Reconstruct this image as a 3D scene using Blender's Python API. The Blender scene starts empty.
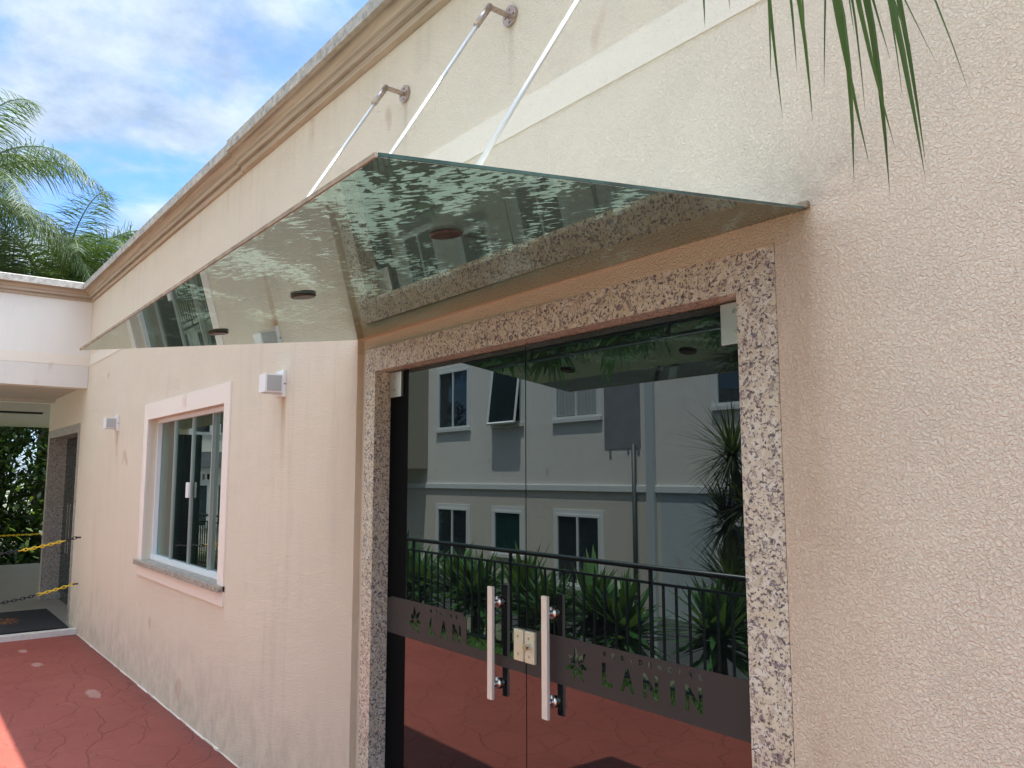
import bpy, bmesh, math, random
from mathutils import Vector, Matrix
R = math.radians
scene = bpy.context.scene
COL = scene.collection
random.seed(7)

# ------------------------------------------------------------------ camera
cam_d = bpy.data.cameras.new('camera'); cam = bpy.data.objects.new('camera', cam_d); COL.objects.link(cam)
fw = Vector((-0.7835214, 0.61062005, 0.11505375))
rt = Vector((0.61459618, 0.78884105, -0.00115506))
up = Vector((0.09146443, -0.06980658, 0.9933586))
cam.matrix_world = Matrix(((rt.x, up.x, -fw.x, 0), (rt.y, up.y, -fw.y, -1.675), (rt.z, up.z, -fw.z, 1.62), (0, 0, 0, 1)))
cam_d.sensor_width = 36; cam_d.lens = 798.5 / 1024 * 36
cam_d.clip_start = 0.05; cam_d.clip_end = 2000
scene.camera = cam

# ------------------------------------------------------------------ exposure
scene.render.engine = 'CYCLES'
scene.view_settings.view_transform = 'Standard'
scene.view_settings.look = 'None'
scene.view_settings.gamma = 1
scene.view_settings.exposure = 2.05
scene.cycles.max_bounces = 10
scene.cycles.glossy_bounces = 6
scene.cycles.diffuse_bounces = 5

# ------------------------------------------------------------------ node helpers
class NT:
    def __init__(s, tree): s.t = tree; s.n = tree.nodes; s.l = tree.links
    def node(s, typ, **kw):
        n = s.n.new(typ)
        for k, v in kw.items():
            if k.startswith('_'): setattr(n, k[1:], v)
        return n
    def link(s, a, b): s.l.new(a, b)
    def val(s, sock, v):
        if hasattr(v, 'is_linked') or isinstance(v, bpy.types.NodeSocket): s.l.new(v, sock)
        else: sock.default_value = v
    def noise(s, vec, scale, detail=4, rough=.55, dist=0):
        n = s.n.new('ShaderNodeTexNoise'); s.l.new(vec, n.inputs['Vector'])
        n.inputs['Scale'].default_value = scale; n.inputs['Detail'].default_value = detail
        n.inputs['Roughness'].default_value = rough; n.inputs['Distortion'].default_value = dist
        return n.outputs['Fac']
    def vor(s, vec, scale, feature='F1', rnd=1, out='Distance'):
        n = s.n.new('ShaderNodeTexVoronoi'); n.feature = feature; s.l.new(vec, n.inputs['Vector'])
        n.inputs['Scale'].default_value = scale; n.inputs['Randomness'].default_value = rnd
        return n.outputs[out]
    def scale(s, vec, v, loc=(0, 0, 0)):
        n = s.n.new('ShaderNodeMapping'); s.l.new(vec, n.inputs['Vector']); n.inputs['Scale'].default_value = v; n.inputs['Location'].default_value = loc
        return n.outputs[0]
    def ramp(s, fac, stops, interp='LINEAR'):
        n = s.n.new('ShaderNodeValToRGB'); s.l.new(fac, n.inputs[0]); n.color_ramp.interpolation = interp
        e = n.color_ramp.elements
        while len(e) < len(stops): e.new(.5)
        for i, (p, c) in enumerate(stops):
            e[i].position = p
            if not isinstance(c, tuple): c = (c, c, c)
            e[i].color = (*c, 1)
        return n.outputs[0]
    def mix(s, fac, a, b, mode='MIX'):
        n = s.n.new('ShaderNodeMix'); n.data_type = 'RGBA'; n.blend_type = mode
        for sock, v in ((n.inputs[0], fac), (n.inputs[6], a), (n.inputs[7], b)):
            if isinstance(v, bpy.types.NodeSocket): s.l.new(v, sock)
            elif isinstance(v, tuple): sock.default_value = (*v, 1)
            else: sock.default_value = v
        return n.outputs[2]
    def math(s, op, a, b=0., clamp=False):
        n = s.n.new('ShaderNodeMath'); n.operation = op; n.use_clamp = clamp
        for sock, v in ((n.inputs[0], a), (n.inputs[1], b)):
            if isinstance(v, bpy.types.NodeSocket): s.l.new(v, sock)
            else: sock.default_value = v
        return n.outputs[0]
    def maprange(s, v, a, b, c=0., d=1., smooth=False):
        n = s.n.new('ShaderNodeMapRange'); s.l.new(v, n.inputs[0])
        if smooth: n.interpolation_type = 'SMOOTHSTEP'
        for i, x in enumerate((a, b, c, d)): n.inputs[i + 1].default_value = x
        return n.outputs[0]
    def pos(s): return s.n.new('ShaderNodeNewGeometry').outputs['Position']
    def obj(s): return s.n.new('ShaderNodeTexCoord').outputs['Object']
    def xyz(s, v):
        n = s.n.new('ShaderNodeSeparateXYZ'); s.l.new(v, n.inputs[0]); return n.outputs
    def bump(s, h, strength=.5, dist=.01, normal=None):
        n = s.n.new('ShaderNodeBump'); s.l.new(h, n.inputs['Height']); n.inputs['Strength'].default_value = strength; n.inputs['Distance'].default_value = dist
        if normal: s.l.new(normal, n.inputs['Normal'])
        return n.outputs[0]

def material(name):
    m = bpy.data.materials.new(name); m.use_nodes = True
    t = NT(m.node_tree); b = m.node_tree.nodes['Principled BSDF']
    return m, t, b
def simple(name, col, rough=.6, metal=0., spec=.5, var=.0, vs=8.):
    m, t, b = material(name)
    if var:
        n = t.noise(t.pos(), vs)
        c = t.mix(t.maprange(n, .3, .7), tuple(x * (1 - var) for x in col), tuple(min(1, x * (1 + var)) for x in col))
        t.link(c, b.inputs['Base Color'])
    else: b.inputs['Base Color'].default_value = (*col, 1)
    b.inputs['Roughness'].default_value = rough; b.inputs['Metallic'].default_value = metal
    b.inputs['Specular IOR Level'].default_value = spec
    return m

# ------------------------------------------------------------------ world, sun
W = bpy.data.worlds.new('World'); scene.world = W; W.use_nodes = True
wt = NT(W.node_tree); bg = W.node_tree.nodes['Background']
sky = wt.n.new('ShaderNodeTexSky'); sky.sky_type = 'NISHITA'; sky.sun_disc = False
SUN = Vector((.089, .223, 1.0)).normalized()
sky.sun_elevation = math.asin(SUN.z); sky.sun_rotation = math.atan2(SUN.x, SUN.y)
sky.air_density = 1.0; sky.dust_density = .6; sky.ozone_density = 1.2
gen = wt.n.new('ShaderNodeTexCoord').outputs['Generated']
gx, gy, gz = wt.xyz(gen)
zz = wt.math('ADD', wt.math('MAXIMUM', gz, 0.02), .18)
cb = wt.n.new('ShaderNodeCombineXYZ'); wt.link(wt.math('DIVIDE', gx, zz), cb.inputs[0]); wt.link(wt.math('DIVIDE', gy, zz), cb.inputs[1])
cv = cb.outputs[0]
n1 = wt.noise(wt.scale(cv, (1, 1, 1), (3.3, 1.2, 0)), 1.6, 8, .58, .3)
n2 = wt.noise(wt.scale(cv, (1, 1, 1), (7.1, 4.2, 0)), 5.0, 8, .6, .4)
cl = wt.math('ADD', wt.math('MULTIPLY', n1, .72), wt.math('MULTIPLY', n2, .28))
cover = wt.maprange(cl, .40, .56, 0, 1, True)
shade = wt.maprange(wt.noise(wt.scale(cv, (1, 1, 1), (1.7, 9.2, 0)), 3.2, 6, .6), .35, .62, 0, 1)
cloudcol = wt.mix(shade, (1.45, 1.9, 2.5), (2.95, 3.3, 3.7))
dp = wt.n.new('ShaderNodeVectorMath'); dp.operation = 'DOT_PRODUCT'; wt.link(gen, dp.inputs[0]); dp.inputs[1].default_value = tuple(SUN)
glow = wt.maprange(dp.outputs['Value'], .45, 1., 1., 6.2, True)
gl3 = wt.n.new('ShaderNodeCombineXYZ'); [wt.link(glow, gl3.inputs[k]) for k in range(3)]
cloudcol = wt.mix(1., cloudcol, gl3.outputs[0], 'MULTIPLY')
skycol = wt.mix(wt.math('MULTIPLY', cover, .93), wt.mix(1., sky.outputs[0], (.55, .76, 1.1), 'MULTIPLY'), cloudcol)
wt.link(skycol, bg.inputs['Color']); bg.inputs['Strength'].default_value = .08
sl = bpy.data.lights.new('sun', 'SUN'); sl.energy = 3.2; sl.angle = R(.53); sl.color = (1, .95, .88)
so = bpy.data.objects.new('sun', sl); COL.objects.link(so)
so.rotation_euler = (-SUN).to_track_quat('-Z', 'Y').to_euler()
so.location = (0, 0, 30)

# ------------------------------------------------------------------ mesh helpers
class MB:
    def __init__(s): s.v = []; s.f = []
    def quad(s, a, b, c, d):
        i = len(s.v); s.v += [tuple(a), tuple(b), tuple(c), tuple(d)]; s.f.append((i, i + 1, i + 2, i + 3)); return s
    def tri(s, a, b, c):
        i = len(s.v); s.v += [tuple(a), tuple(b), tuple(c)]; s.f.append((i, i + 1, i + 2)); return s
    def box(s, x0, x1, y0, y1, z0, z1):
        i = len(s.v)
        s.v += [(x0, y0, z0), (x1, y0, z0), (x1, y1, z0), (x0, y1, z0), (x0, y0, z1), (x1, y0, z1), (x1, y1, z1), (x0, y1, z1)]
        s.f += [tuple(i + k for k in q) for q in ((0, 3, 2, 1), (4, 5, 6, 7), (0, 1, 5, 4), (1, 2, 6, 5), (2, 3, 7, 6), (3, 0, 4, 7))]
        return s
    def prism(s, pts, ext):
        """pts: closed outline (3D), ext: extrusion vector"""
        i = len(s.v); n = len(pts); e = Vector(ext)
        s.v += [tuple(p) for p in pts] + [tuple(Vector(p) + e) for p in pts]
        s.f.append(tuple(i + k for k in range(n))[::-1]); s.f.append(tuple(i + n + k for k in range(n)))
        for k in range(n):
            k2 = (k + 1) % n; s.f.append((i + k, i + k2, i + n + k2, i + n + k))
        return s
    def tube(s, pts, rad, n=8, cap=True):
        pts = [Vector(p) for p in pts]
        if not isinstance(rad, (list, tuple)): rad = [rad] * len(pts)
        rings = []
        prev = None
        for k, p in enumerate(pts):
            t = (pts[min(k + 1, len(pts) - 1)] - pts[max(k - 1, 0)]).normalized()
            a = prev if prev else (Vector((0, 0, 1)) if abs(t.z) < .9 else Vector((1, 0, 0)))
            b = t.cross(a).normalized(); a = b.cross(t).normalized(); prev = a
            i = len(s.v); rings.append(i)
            for j in range(n):
                th = 2 * math.pi * j / n; q = p + (a * math.cos(th) + b * math.sin(th)) * rad[k]; s.v.append(tuple(q))
        for r0, r1 in zip(rings, rings[1:]):
            for j in range(n):
                j2 = (j + 1) % n; s.f.append((r0 + j, r0 + j2, r1 + j2, r1 + j))
        if cap:
            s.f.append(tuple(rings[0] + j for j in range(n))[::-1]); s.f.append(tuple(rings[-1] + j for j in range(n)))
        return s
    def leaf(s, base, d, L, w, droop=.0, side=None, segs=3, fold=.0):
        """tapered blade that bends down by droop"""
        p = Vector(base); d = Vector(d).normalized()
        sd = Vector(side) if side else d.cross(Vector((0, 0, 1)))
        if sd.length < 1e-3: sd = Vector((1, 0, 0))
        sd.normalize()
        prof = {2: (.5, 1., 0), 3: (.55, 1., .7, 0), 4: (.5, .95, 1., .6, 0)}[segs]
        i = len(s.v); st = L / segs
        for k in range(segs + 1):
            ww = w * prof[k] / 2
            if k == segs: s.v.append(tuple(p))
            else:
                s.v += [tuple(p - sd * ww), tuple(p + sd * ww)]
            d = (d + Vector((0, 0, -droop / segs))).normalized(); p = p + d * st
        for k in range(segs - 1): s.f.append((i + 2 * k, i + 2 * k + 1, i + 2 * k + 3, i + 2 * k + 2))
        k = segs - 1; s.f.append((i + 2 * k, i + 2 * k + 1, i + 2 * k + 2))
        return s
    def build(s, name, mat, parent=None, smooth=False, bevel=0., origin=None):
        me = bpy.data.meshes.new(name)
        o3 = Vector(origin) if origin is not None else Vector((0, 0, 0))
        me.from_pydata([tuple(Vector(v) - o3) for v in s.v], [], s.f); me.materials.append(mat)
        if smooth:
            for p in me.polygons: p.use_smooth = True
        o = bpy.data.objects.new(name, me); COL.objects.link(o); o.location = o3
        if parent is not None:
            o.parent = parent
            o.location = o3 - world_loc(parent)
        if bevel:
            bm = bmesh.new(); bm.from_mesh(me)
            bmesh.ops.remove_doubles(bm, verts=bm.verts, dist=1e-5)
            bmesh.ops.bevel(bm, geom=list(bm.edges), offset=bevel, segments=2, affect='EDGES', profile=.7, clamp_overlap=True)
            bm.to_mesh(me); bm.free()
        return o
def world_loc(o):
    l = Vector(o.location)
    while o.parent: o = o.parent; l += o.location
    return l
def tag(o, label=None, cat=None, group=None, kind=None):
    if label: o['label'] = label
    if cat: o['category'] = cat
    if group: o['group'] = group
    if kind: o['kind'] = kind
    return o
def thing(name, loc, label, cat, group=None):
    o = bpy.data.objects.new(name, None); COL.objects.link(o); o.location = loc; o.empty_display_size = .1
    return tag(o, label, cat, group)
def copy_tree(o, parent=None):
    c = o.copy(); COL.objects.link(c); c.parent = parent
    for ch in [x for x in o.children]: copy_tree(ch, c)
    return c

# ------------------------------------------------------------------ materials
def mat_stucco(name, base, pink, dirt=1., bumpk=1., marks=False):
    m, t, b = material(name); P = t.pos(); x, y, z = t.xyz(P)
    big = t.maprange(t.noise(t.scale(P, (1, 1, .6)), .9, 4, .6), .35, .65)
    c = t.mix(big, base, pink)
    # fine dark pores of the textured coat
    pore = t.maprange(t.noise(P, 130, 3, .6), .28, .40, .0, 1.)
    c = t.mix(t.math('MULTIPLY', t.math('SUBTRACT', 1., pore), .38), c, tuple(v * .55 for v in base))
    mott = t.maprange(t.noise(P, 14, 5, .65), .3, .7, .0, 1.)
    c = t.mix(t.math('MULTIPLY', mott, .06), c, tuple(v * .75 for v in base))
    if dirt:
        # rain streaks
        st = t.noise(t.scale(P, (5, 5, .45)), 1.3, 7, .7, .4)
        stm = t.math('MULTIPLY', t.maprange(st, .50, .72, 0, 1, True), t.maprange(x, -3.0, -3.5, .12, 1) if marks else 1.)
        st2 = t.maprange(t.noise(t.scale(P, (1, 1, .5), (4, 2, 9)), 1.3, 3), .45, .62, 0, 1, True)
        c = t.mix(t.math('MULTIPLY', t.math('MULTIPLY', stm, st2), .18 * dirt), c, (.36, .30, .24))
        # rising grime at the foot of the wall
        g = t.maprange(z, .75, .0, 0, 1, True)
        gn = t.maprange(t.noise(t.scale(P, (3, 3, 2.2)), 2.2, 9, .8), .40, .62, 0, 1, True)
        c = t.mix(t.math('MULTIPLY', t.math('MULTIPLY', g, gn), .30 * dirt), c, (.27, .22, .18))
        # little rusty blotches
        bl = t.maprange(t.noise(t.scale(P, (1, 1, .7), (11, 3, 5)), 3.6, 2, .5), .70, .78, 0, .4, True)
        c = t.mix(bl, c, (.50, .26, .17))
    if marks:
        def blob(x0, hw, za, zb, col, k, soft=1.):
            # a vertical stain from za (strong) down to zb
            global_n = t.noise(t.scale(P, (9, 1, .9)), 3.0, 4, .6)
            fx = t.maprange(t.math('ABSOLUTE', t.math('SUBTRACT', x, x0)), 0, hw, 1, 0, True)
            fz = t.math('MULTIPLY', t.maprange(z, zb, za, 0, 1), t.math('LESS_THAN', z, za))
            return t.mix(t.math('MULTIPLY', t.math('MULTIPLY', fx, fz), t.math('MULTIPLY', t.maprange(global_n, .3, .6, .3, 1), k)), c, col)
        c = blob(-4.165, .045, 2.05, 1.62, (.52, .28, .12), .9)
        c = blob(-8.13, .04, 2.05, 1.7, (.45, .27, .15), .7)
        c = blob(-1.04, .10, 2.26, 1.2, (.42, .27, .15), .55)
        c = blob(-2.9, .03, 3.24, 2.98, (.50, .40, .32), .5); c = blob(-2.15, .03, 3.24, 2.95, (.50, .40, .32), .5)
        gr = t.math('MULTIPLY', t.maprange(z, 2.24, 2.27, 0, 1), t.maprange(z, 2.52, 2.27, 0, 1, True))
        gx_ = t.maprange(t.math('ABSOLUTE', t.math('SUBTRACT', x, -1.0)), 0., .28, 1, 0, True)
        c = t.mix(t.math('MULTIPLY', t.math('MULTIPLY', gr, gx_), t.maprange(t.noise(t.scale(P, (1, 1, 1)), 16, 5, .7), .35, .65, .1, .55)), c, (.36, .30, .25))
        # warm bounce light round the door frame, painted into the plaster colour
        dx_ = t.maprange(t.math('ABSOLUTE', t.math('SUBTRACT', x, -1.10)), .02, .32, 1, 0, True)
        c = t.mix(t.math('MULTIPLY', t.math('MULTIPLY', dx_, t.math('LESS_THAN', z, 2.2)), t.maprange(t.noise(t.scale(P, (2, 2, .6)), 3, 4, .6), .3, .65, .15, .6)), c, (.66, .50, .34))
        hd = t.math('MULTIPLY', t.math('MULTIPLY', t.math('GREATER_THAN', x, -3.31), t.math('LESS_THAN', x, -1.0)), t.math('MULTIPLY', t.math('GREATER_THAN', z, 2.18), t.math('LESS_THAN', z, 2.247)))
        c = t.mix(t.math('MULTIPLY', hd, .5), c, (.66, .55, .36))  # same bounce tint painted on the strip under the canopy
        # dark runs below the cornice
        cr = t.maprange(z, 3.2, 3.5, 0, 1, True)
        c = t.mix(t.math('MULTIPLY', t.math('MULTIPLY', cr, t.maprange(t.noise(t.scale(P, (9, 9, .5)), 1.5, 4, .6), .45, .7, 0, 1, True)), .15), c, (.40, .33, .27))
    t.link(c, b.inputs['Base Color']); b.inputs['Roughness'].default_value = .85; b.inputs['Specular IOR Level'].default_value = .3
    w = t.noise(P, 150, 2, .5, .9); w2 = t.noise(P, 260, 3, .6); w3 = t.maprange(t.noise(P, 5, 4, .6), .35, .65, .8, 1.)
    h = t.math('ADD', t.math('MULTIPLY', t.math('MULTIPLY', t.maprange(w, .36, .62), w3), .75), t.math('ADD', t.math('MULTIPLY', w2, .4), t.math('MULTIPLY', t.noise(P, 30, 3, .6), .2)))
    t.link(t.bump(h, 1.0 * bumpk, .0042), b.inputs['Normal'])
    return m
M = {}
M['wall'] = mat_stucco('textured_cream_plaster', (.85, .74, .58), (.85, .725, .575), marks=True)
M['band'] = mat_stucco('smooth_pale_plaster', (.84, .75, .625), (.84, .745, .62), dirt=.3, bumpk=.55)
M['trim'] = mat_stucco('pink_white_trim', (.84, .74, .65), (.84, .75, .66), dirt=.15, bumpk=.25)
M['wingwall'] = mat_stucco('pale_wing_plaster', (.82, .765, .68), (.81, .75, .66), dirt=.4, bumpk=.5)
M['wingbeam'] = mat_stucco('wing_beam_plaster', (.74, .69, .61), (.75, .70, .62), dirt=.5, bumpk=.5)
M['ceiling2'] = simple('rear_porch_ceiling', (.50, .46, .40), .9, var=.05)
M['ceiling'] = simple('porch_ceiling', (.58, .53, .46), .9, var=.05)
def mat_cornice():
    m, t, b = material('weathered_cornice'); P = t.pos(); x, y, z = t.xyz(P)
    s = t.noise(t.scale(P, (.8, .8, 40)), 1.5, 5, .65)
    c = t.ramp(s, [(.3, (.33, .25, .17)), (.5, (.44, .345, .245)), (.68, (.54, .43, .32))])
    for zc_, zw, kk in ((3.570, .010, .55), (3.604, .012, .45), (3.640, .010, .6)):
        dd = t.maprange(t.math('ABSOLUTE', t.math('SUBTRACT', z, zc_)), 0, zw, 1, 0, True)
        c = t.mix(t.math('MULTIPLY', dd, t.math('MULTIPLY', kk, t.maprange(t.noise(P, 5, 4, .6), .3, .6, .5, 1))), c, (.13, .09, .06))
    top = t.maprange(z, 3.645, 3.655)
    g = t.noise(P, 22, 6, .7)
    c2 = t.ramp(g, [(.3, (.22, .21, .19)), (.5, (.42, .39, .34)), (.7, (.58, .54, .47))])
    c = t.mix(top, c, c2)
    t.link(c, b.inputs['Base Color']); b.inputs['Roughness'].default_value = .9
    t.link(t.bump(t.noise(P, 60, 5, .7), .4, .004), b.inputs['Normal'])
    return m
M['cornice'] = mat_cornice()
def mat_granite(name, k=1., tint=(1, 1, 1), rough=.3):
    m, t, b = material(name); P = t.pos()
    Pd = t.mix(.02, P, t.n.new('ShaderNodeTexNoise').outputs['Color'])
    T = lambda c: tuple(a * q * k for a, q in zip(c, tint))
    vn = t.n.new('ShaderNodeTexVoronoi'); t.link(P, vn.inputs['Vector']); vn.inputs['Scale'].default_value = 80
    cell = t.xyz(vn.outputs['Color'])[0]
    base = t.ramp(cell, [(0., T((.52, .45, .35))), (.35, T((.60, .54, .44))), (.6, T((.55, .46, .38))), (.8, T((.63, .58, .51)))], 'CONSTANT')
    big = t.maprange(t.noise(P, 12, 3), .4, .65)
    base = t.mix(t.math('MULTIPLY', big, .5), base, T((.58, .49, .36)))
    Ps = t.scale(P, (1, 1, 1)); d1 = t.noise(P, 58, 3, .62, 1.5)
    dark = t.maprange(d1, .545, .585, 0, 1)
    base = t.mix(t.math('MULTIPLY', dark, .9), base, T((.16, .125, .15)))
    d2 = t.maprange(t.noise(t.scale(P, (1, 1, 1), (5, 5, 5)), 105, 2, .5), .60, .64, 0, 1)
    base = t.mix(t.math('MULTIPLY', d2, .85), base, T((.045, .035, .04)))
    d3 = t.maprange(t.noise(t.scale(P, (1, 1, 1), (9, 1, 5)), 38, 3, .6), .60, .66, 0, .6)
    base = t.mix(d3, base, T((.24, .17, .16)))
    t.link(base, b.inputs['Base Color']); b.inputs['Roughness'].default_value = rough; b.inputs['Specular IOR Level'].default_value = .35
    t.link(t.bump(t.noise(P, 90, 3), .1, .001), b.inputs['Normal'])
    return m
M['granite'] = mat_granite('speckled_granite', 1.2, (.97, 1.0, .98))
M['granite2'] = mat_granite('grey_granite', .8, (.95, .95, .95), .4)
def mat_tinted(name, tint, fac, body=(.004, .006, .007), rough=0.):
    m, t, b = material(name); t.n.remove(b); out = [n for n in t.n if n.type == 'OUTPUT_MATERIAL'][0]
    g = t.n.new('ShaderNodeBsdfGlossy'); g.inputs['Color'].default_value = (*tint, 1); g.inputs['Roughness'].default_value = rough
    d = t.n.new('ShaderNodeBsdfDiffuse'); d.inputs['Color'].default_value = (*body, 1)
    fr = t.n.new('ShaderNodeFresnel'); fr.inputs['IOR'].default_value = 1.5
    mx = t.n.new('ShaderNodeMixShader'); t.link(t.math('ADD', t.math('MULTIPLY', fr.outputs[0], .8), fac, True), mx.inputs[0])
    t.link(d.outputs[0], mx.inputs[1]); t.link(g.outputs[0], mx.inputs[2]); t.link(mx.outputs[0], out.inputs['Surface'])
    return m
M['doorglass'] = mat_tinted('dark_reflective_glass', (.88, .97, .96), .065)
def mat_paneglass(name, tint, fac, thru):
    m, t, b = material(name); t.n.remove(b); out = [n for n in t.n if n.type == 'OUTPUT_MATERIAL'][0]
    g = t.n.new('ShaderNodeBsdfGlossy'); g.inputs['Color'].default_value = (*tint, 1); g.inputs['Roughness'].default_value = 0
    d = t.n.new('ShaderNodeBsdfTransparent'); d.inputs['Color'].default_value = (*thru, 1)
    fr = t.n.new('ShaderNodeFresnel'); fr.inputs['IOR'].default_value = 1.5
    mx = t.n.new('ShaderNodeMixShader'); t.link(t.math('ADD', fr.outputs[0], fac, True), mx.inputs[0])
    t.link(d.outputs[0], mx.inputs[1]); t.link(g.outputs[0], mx.inputs[2]); t.link(mx.outputs[0], out.inputs['Surface'])
    return m
M['winglass'] = mat_paneglass('green_window_glass', (.85, .95, .9), .10, (.35, .5, .45))
M['farglass'] = mat_tinted('dark_window_glass', (.8, .9, .95), .10, (.02, .03, .035))
M['greenglass'] = mat_tinted('green_bathroom_glass', (.8, .9, .9), .05, (.012, .045, .04), .1)
M['film'] = simple('brown_frosted_film', (.056, .050, .047), .5, spec=.2, var=.03, vs=3)
M['steel'] = simple('brushed_steel', (.80, .76, .70), .22, 1.)
M['handle'] = simple('satin_handle_steel', (.86, .80, .70), .5, .25)
M['lock'] = simple('yellowed_polished_steel', (.74, .73, .56), .3, .25)
M['hinge'] = simple('grey_patch_fitting', (.55, .57, .54), .35, .8)
M['sideshade'] = simple('grey_side_shade', (.42, .42, .40), .5)
M['black'] = simple('black_gap', (.01, .01, .01), .5)
M['flatblack'] = simple('flat_black', (.004, .005, .006), .6, spec=.05)
M['room'] = simple('dark_room', (.10, .09, .08), .9)
M['alu'] = simple('white_aluminium', (.78, .78, .77), .4, .0)
M['white'] = simple('white_plastic', (.80, .78, .75), .45, var=.03)
M['curtain'] = simple('pale_green_curtain', (.42, .44, .36), .9)
M['rail'] = simple('dark_green_rail_paint', (.02, .035, .037), .35)
M['yellow'] = simple('yellow_plastic', (.80, .55, .02), .4)
M['blackp'] = simple('black_plastic', (.015, .015, .018), .4)
M['mat'] = simple('black_doormat', (.012, .012, .014), .9)
M['matlogo'] = simple('doormat_brown_motif', (.20, .07, .02), .9)
M['porch'] = simple('porch_floor_tile', (.33, .30, .25), .35, var=.08, vs=2.)
M['threshold'] = simple('threshold_stone', (.62, .58, .52), .5, var=.1, vs=25)
M['ground'] = simple('lower_ground', (.13, .14, .085), .9, var=.2, vs=2.)
M['apart'] = mat_stucco('grey_white_render', (.78, .76, .70), (.75, .73, .67), dirt=.3, bumpk=1.3)
M['apartlow'] = mat_stucco('warm_grey_render', (.66, .62, .54), (.63, .59, .52), dirt=.4, bumpk=1.3)
M['apartblue'] = mat_stucco('blue_grey_render', (.48, .55, .58), (.47, .54, .56), dirt=.2, bumpk=1.3)
M['apartbay'] = mat_stucco('tan_bay_render', (.34, .31, .24), (.32, .29, .23), dirt=.3, bumpk=1.)
M['apartwhite'] = simple('white_trim_paint', (.68, .69, .67), .8)
M['cement'] = simple('bare_cement', (.20, .21, .22), .9, var=.12, vs=4)
M['pipe'] = simple('blue_grey_pipe', (.46, .51, .52), .6)
M['darkpipe'] = simple('dark_pipe', (.06, .08, .08), .5)
M['farcurtain'] = simple('grey_vertical_curtain', (.35, .37, .36), .9)
def mat_leaf(name, a, b_, trans=.3, rough=.45, scale=3.):
    m, t, b = material(name); t.n.remove(b); out = [n for n in t.n if n.type == 'OUTPUT_MATERIAL'][0]
    n = t.noise(t.pos(), scale, 3); geo = t.n.new('ShaderNodeNewGeometry')
    f = t.math('ADD', t.math('MULTIPLY', n, .6), t.math('MULTIPLY', geo.outputs['Random Per Island'], .5))
    c = t.mix(t.maprange(f, .3, .8), a, b_)
    p = t.n.new('ShaderNodeBsdfPrincipled'); t.link(c, p.inputs['Base Color']); p.inputs['Roughness'].default_value = rough; p.inputs['Specular IOR Level'].default_value = .35
    tr = t.n.new('ShaderNodeBsdfTranslucent'); t.link(t.mix(.5, c, (.25, .4, .03)), tr.inputs['Color'])
    mx = t.n.new('ShaderNodeMixShader'); mx.inputs[0].default_value = trans
    t.link(p.outputs[0], mx.inputs[1]); t.link(tr.outputs[0], mx.inputs[2]); t.link(mx.outputs[0], out.inputs['Surface'])
    return m
M['palmleaf'] = mat_leaf('palm_leaf', (.016, .036, .014), (.05, .085, .028), .2, .55)
M['nearleaf'] = mat_leaf('near_palm_leaf', (.04, .085, .02), (.075, .13, .03), .2, .4)
M['agave'] = mat_leaf('sword_leaf', (.03, .10, .03), (.09, .20, .06), .25, .35)
M['drac'] = mat_leaf('dracaena_leaf', (.035, .055, .03), (.09, .10, .05), .2, .4)
M['hedge'] = mat_leaf('hedge_leaf', (.014, .035, .012), (.06, .10, .025), .25, .5)
M['grassm'] = mat_leaf('grass_blade', (.04, .12, .02), (.09, .20, .04), .3, .6)
M['gsoil'] = simple('garden_soil', (.07, .08, .035), .95, var=.3, vs=3)
M['bark'] = simple('bark', (.13, .10, .075), .9, var=.3, vs=12)
M['stalk'] = simple('green_stalk', (.10, .14, .04), .6)
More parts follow.
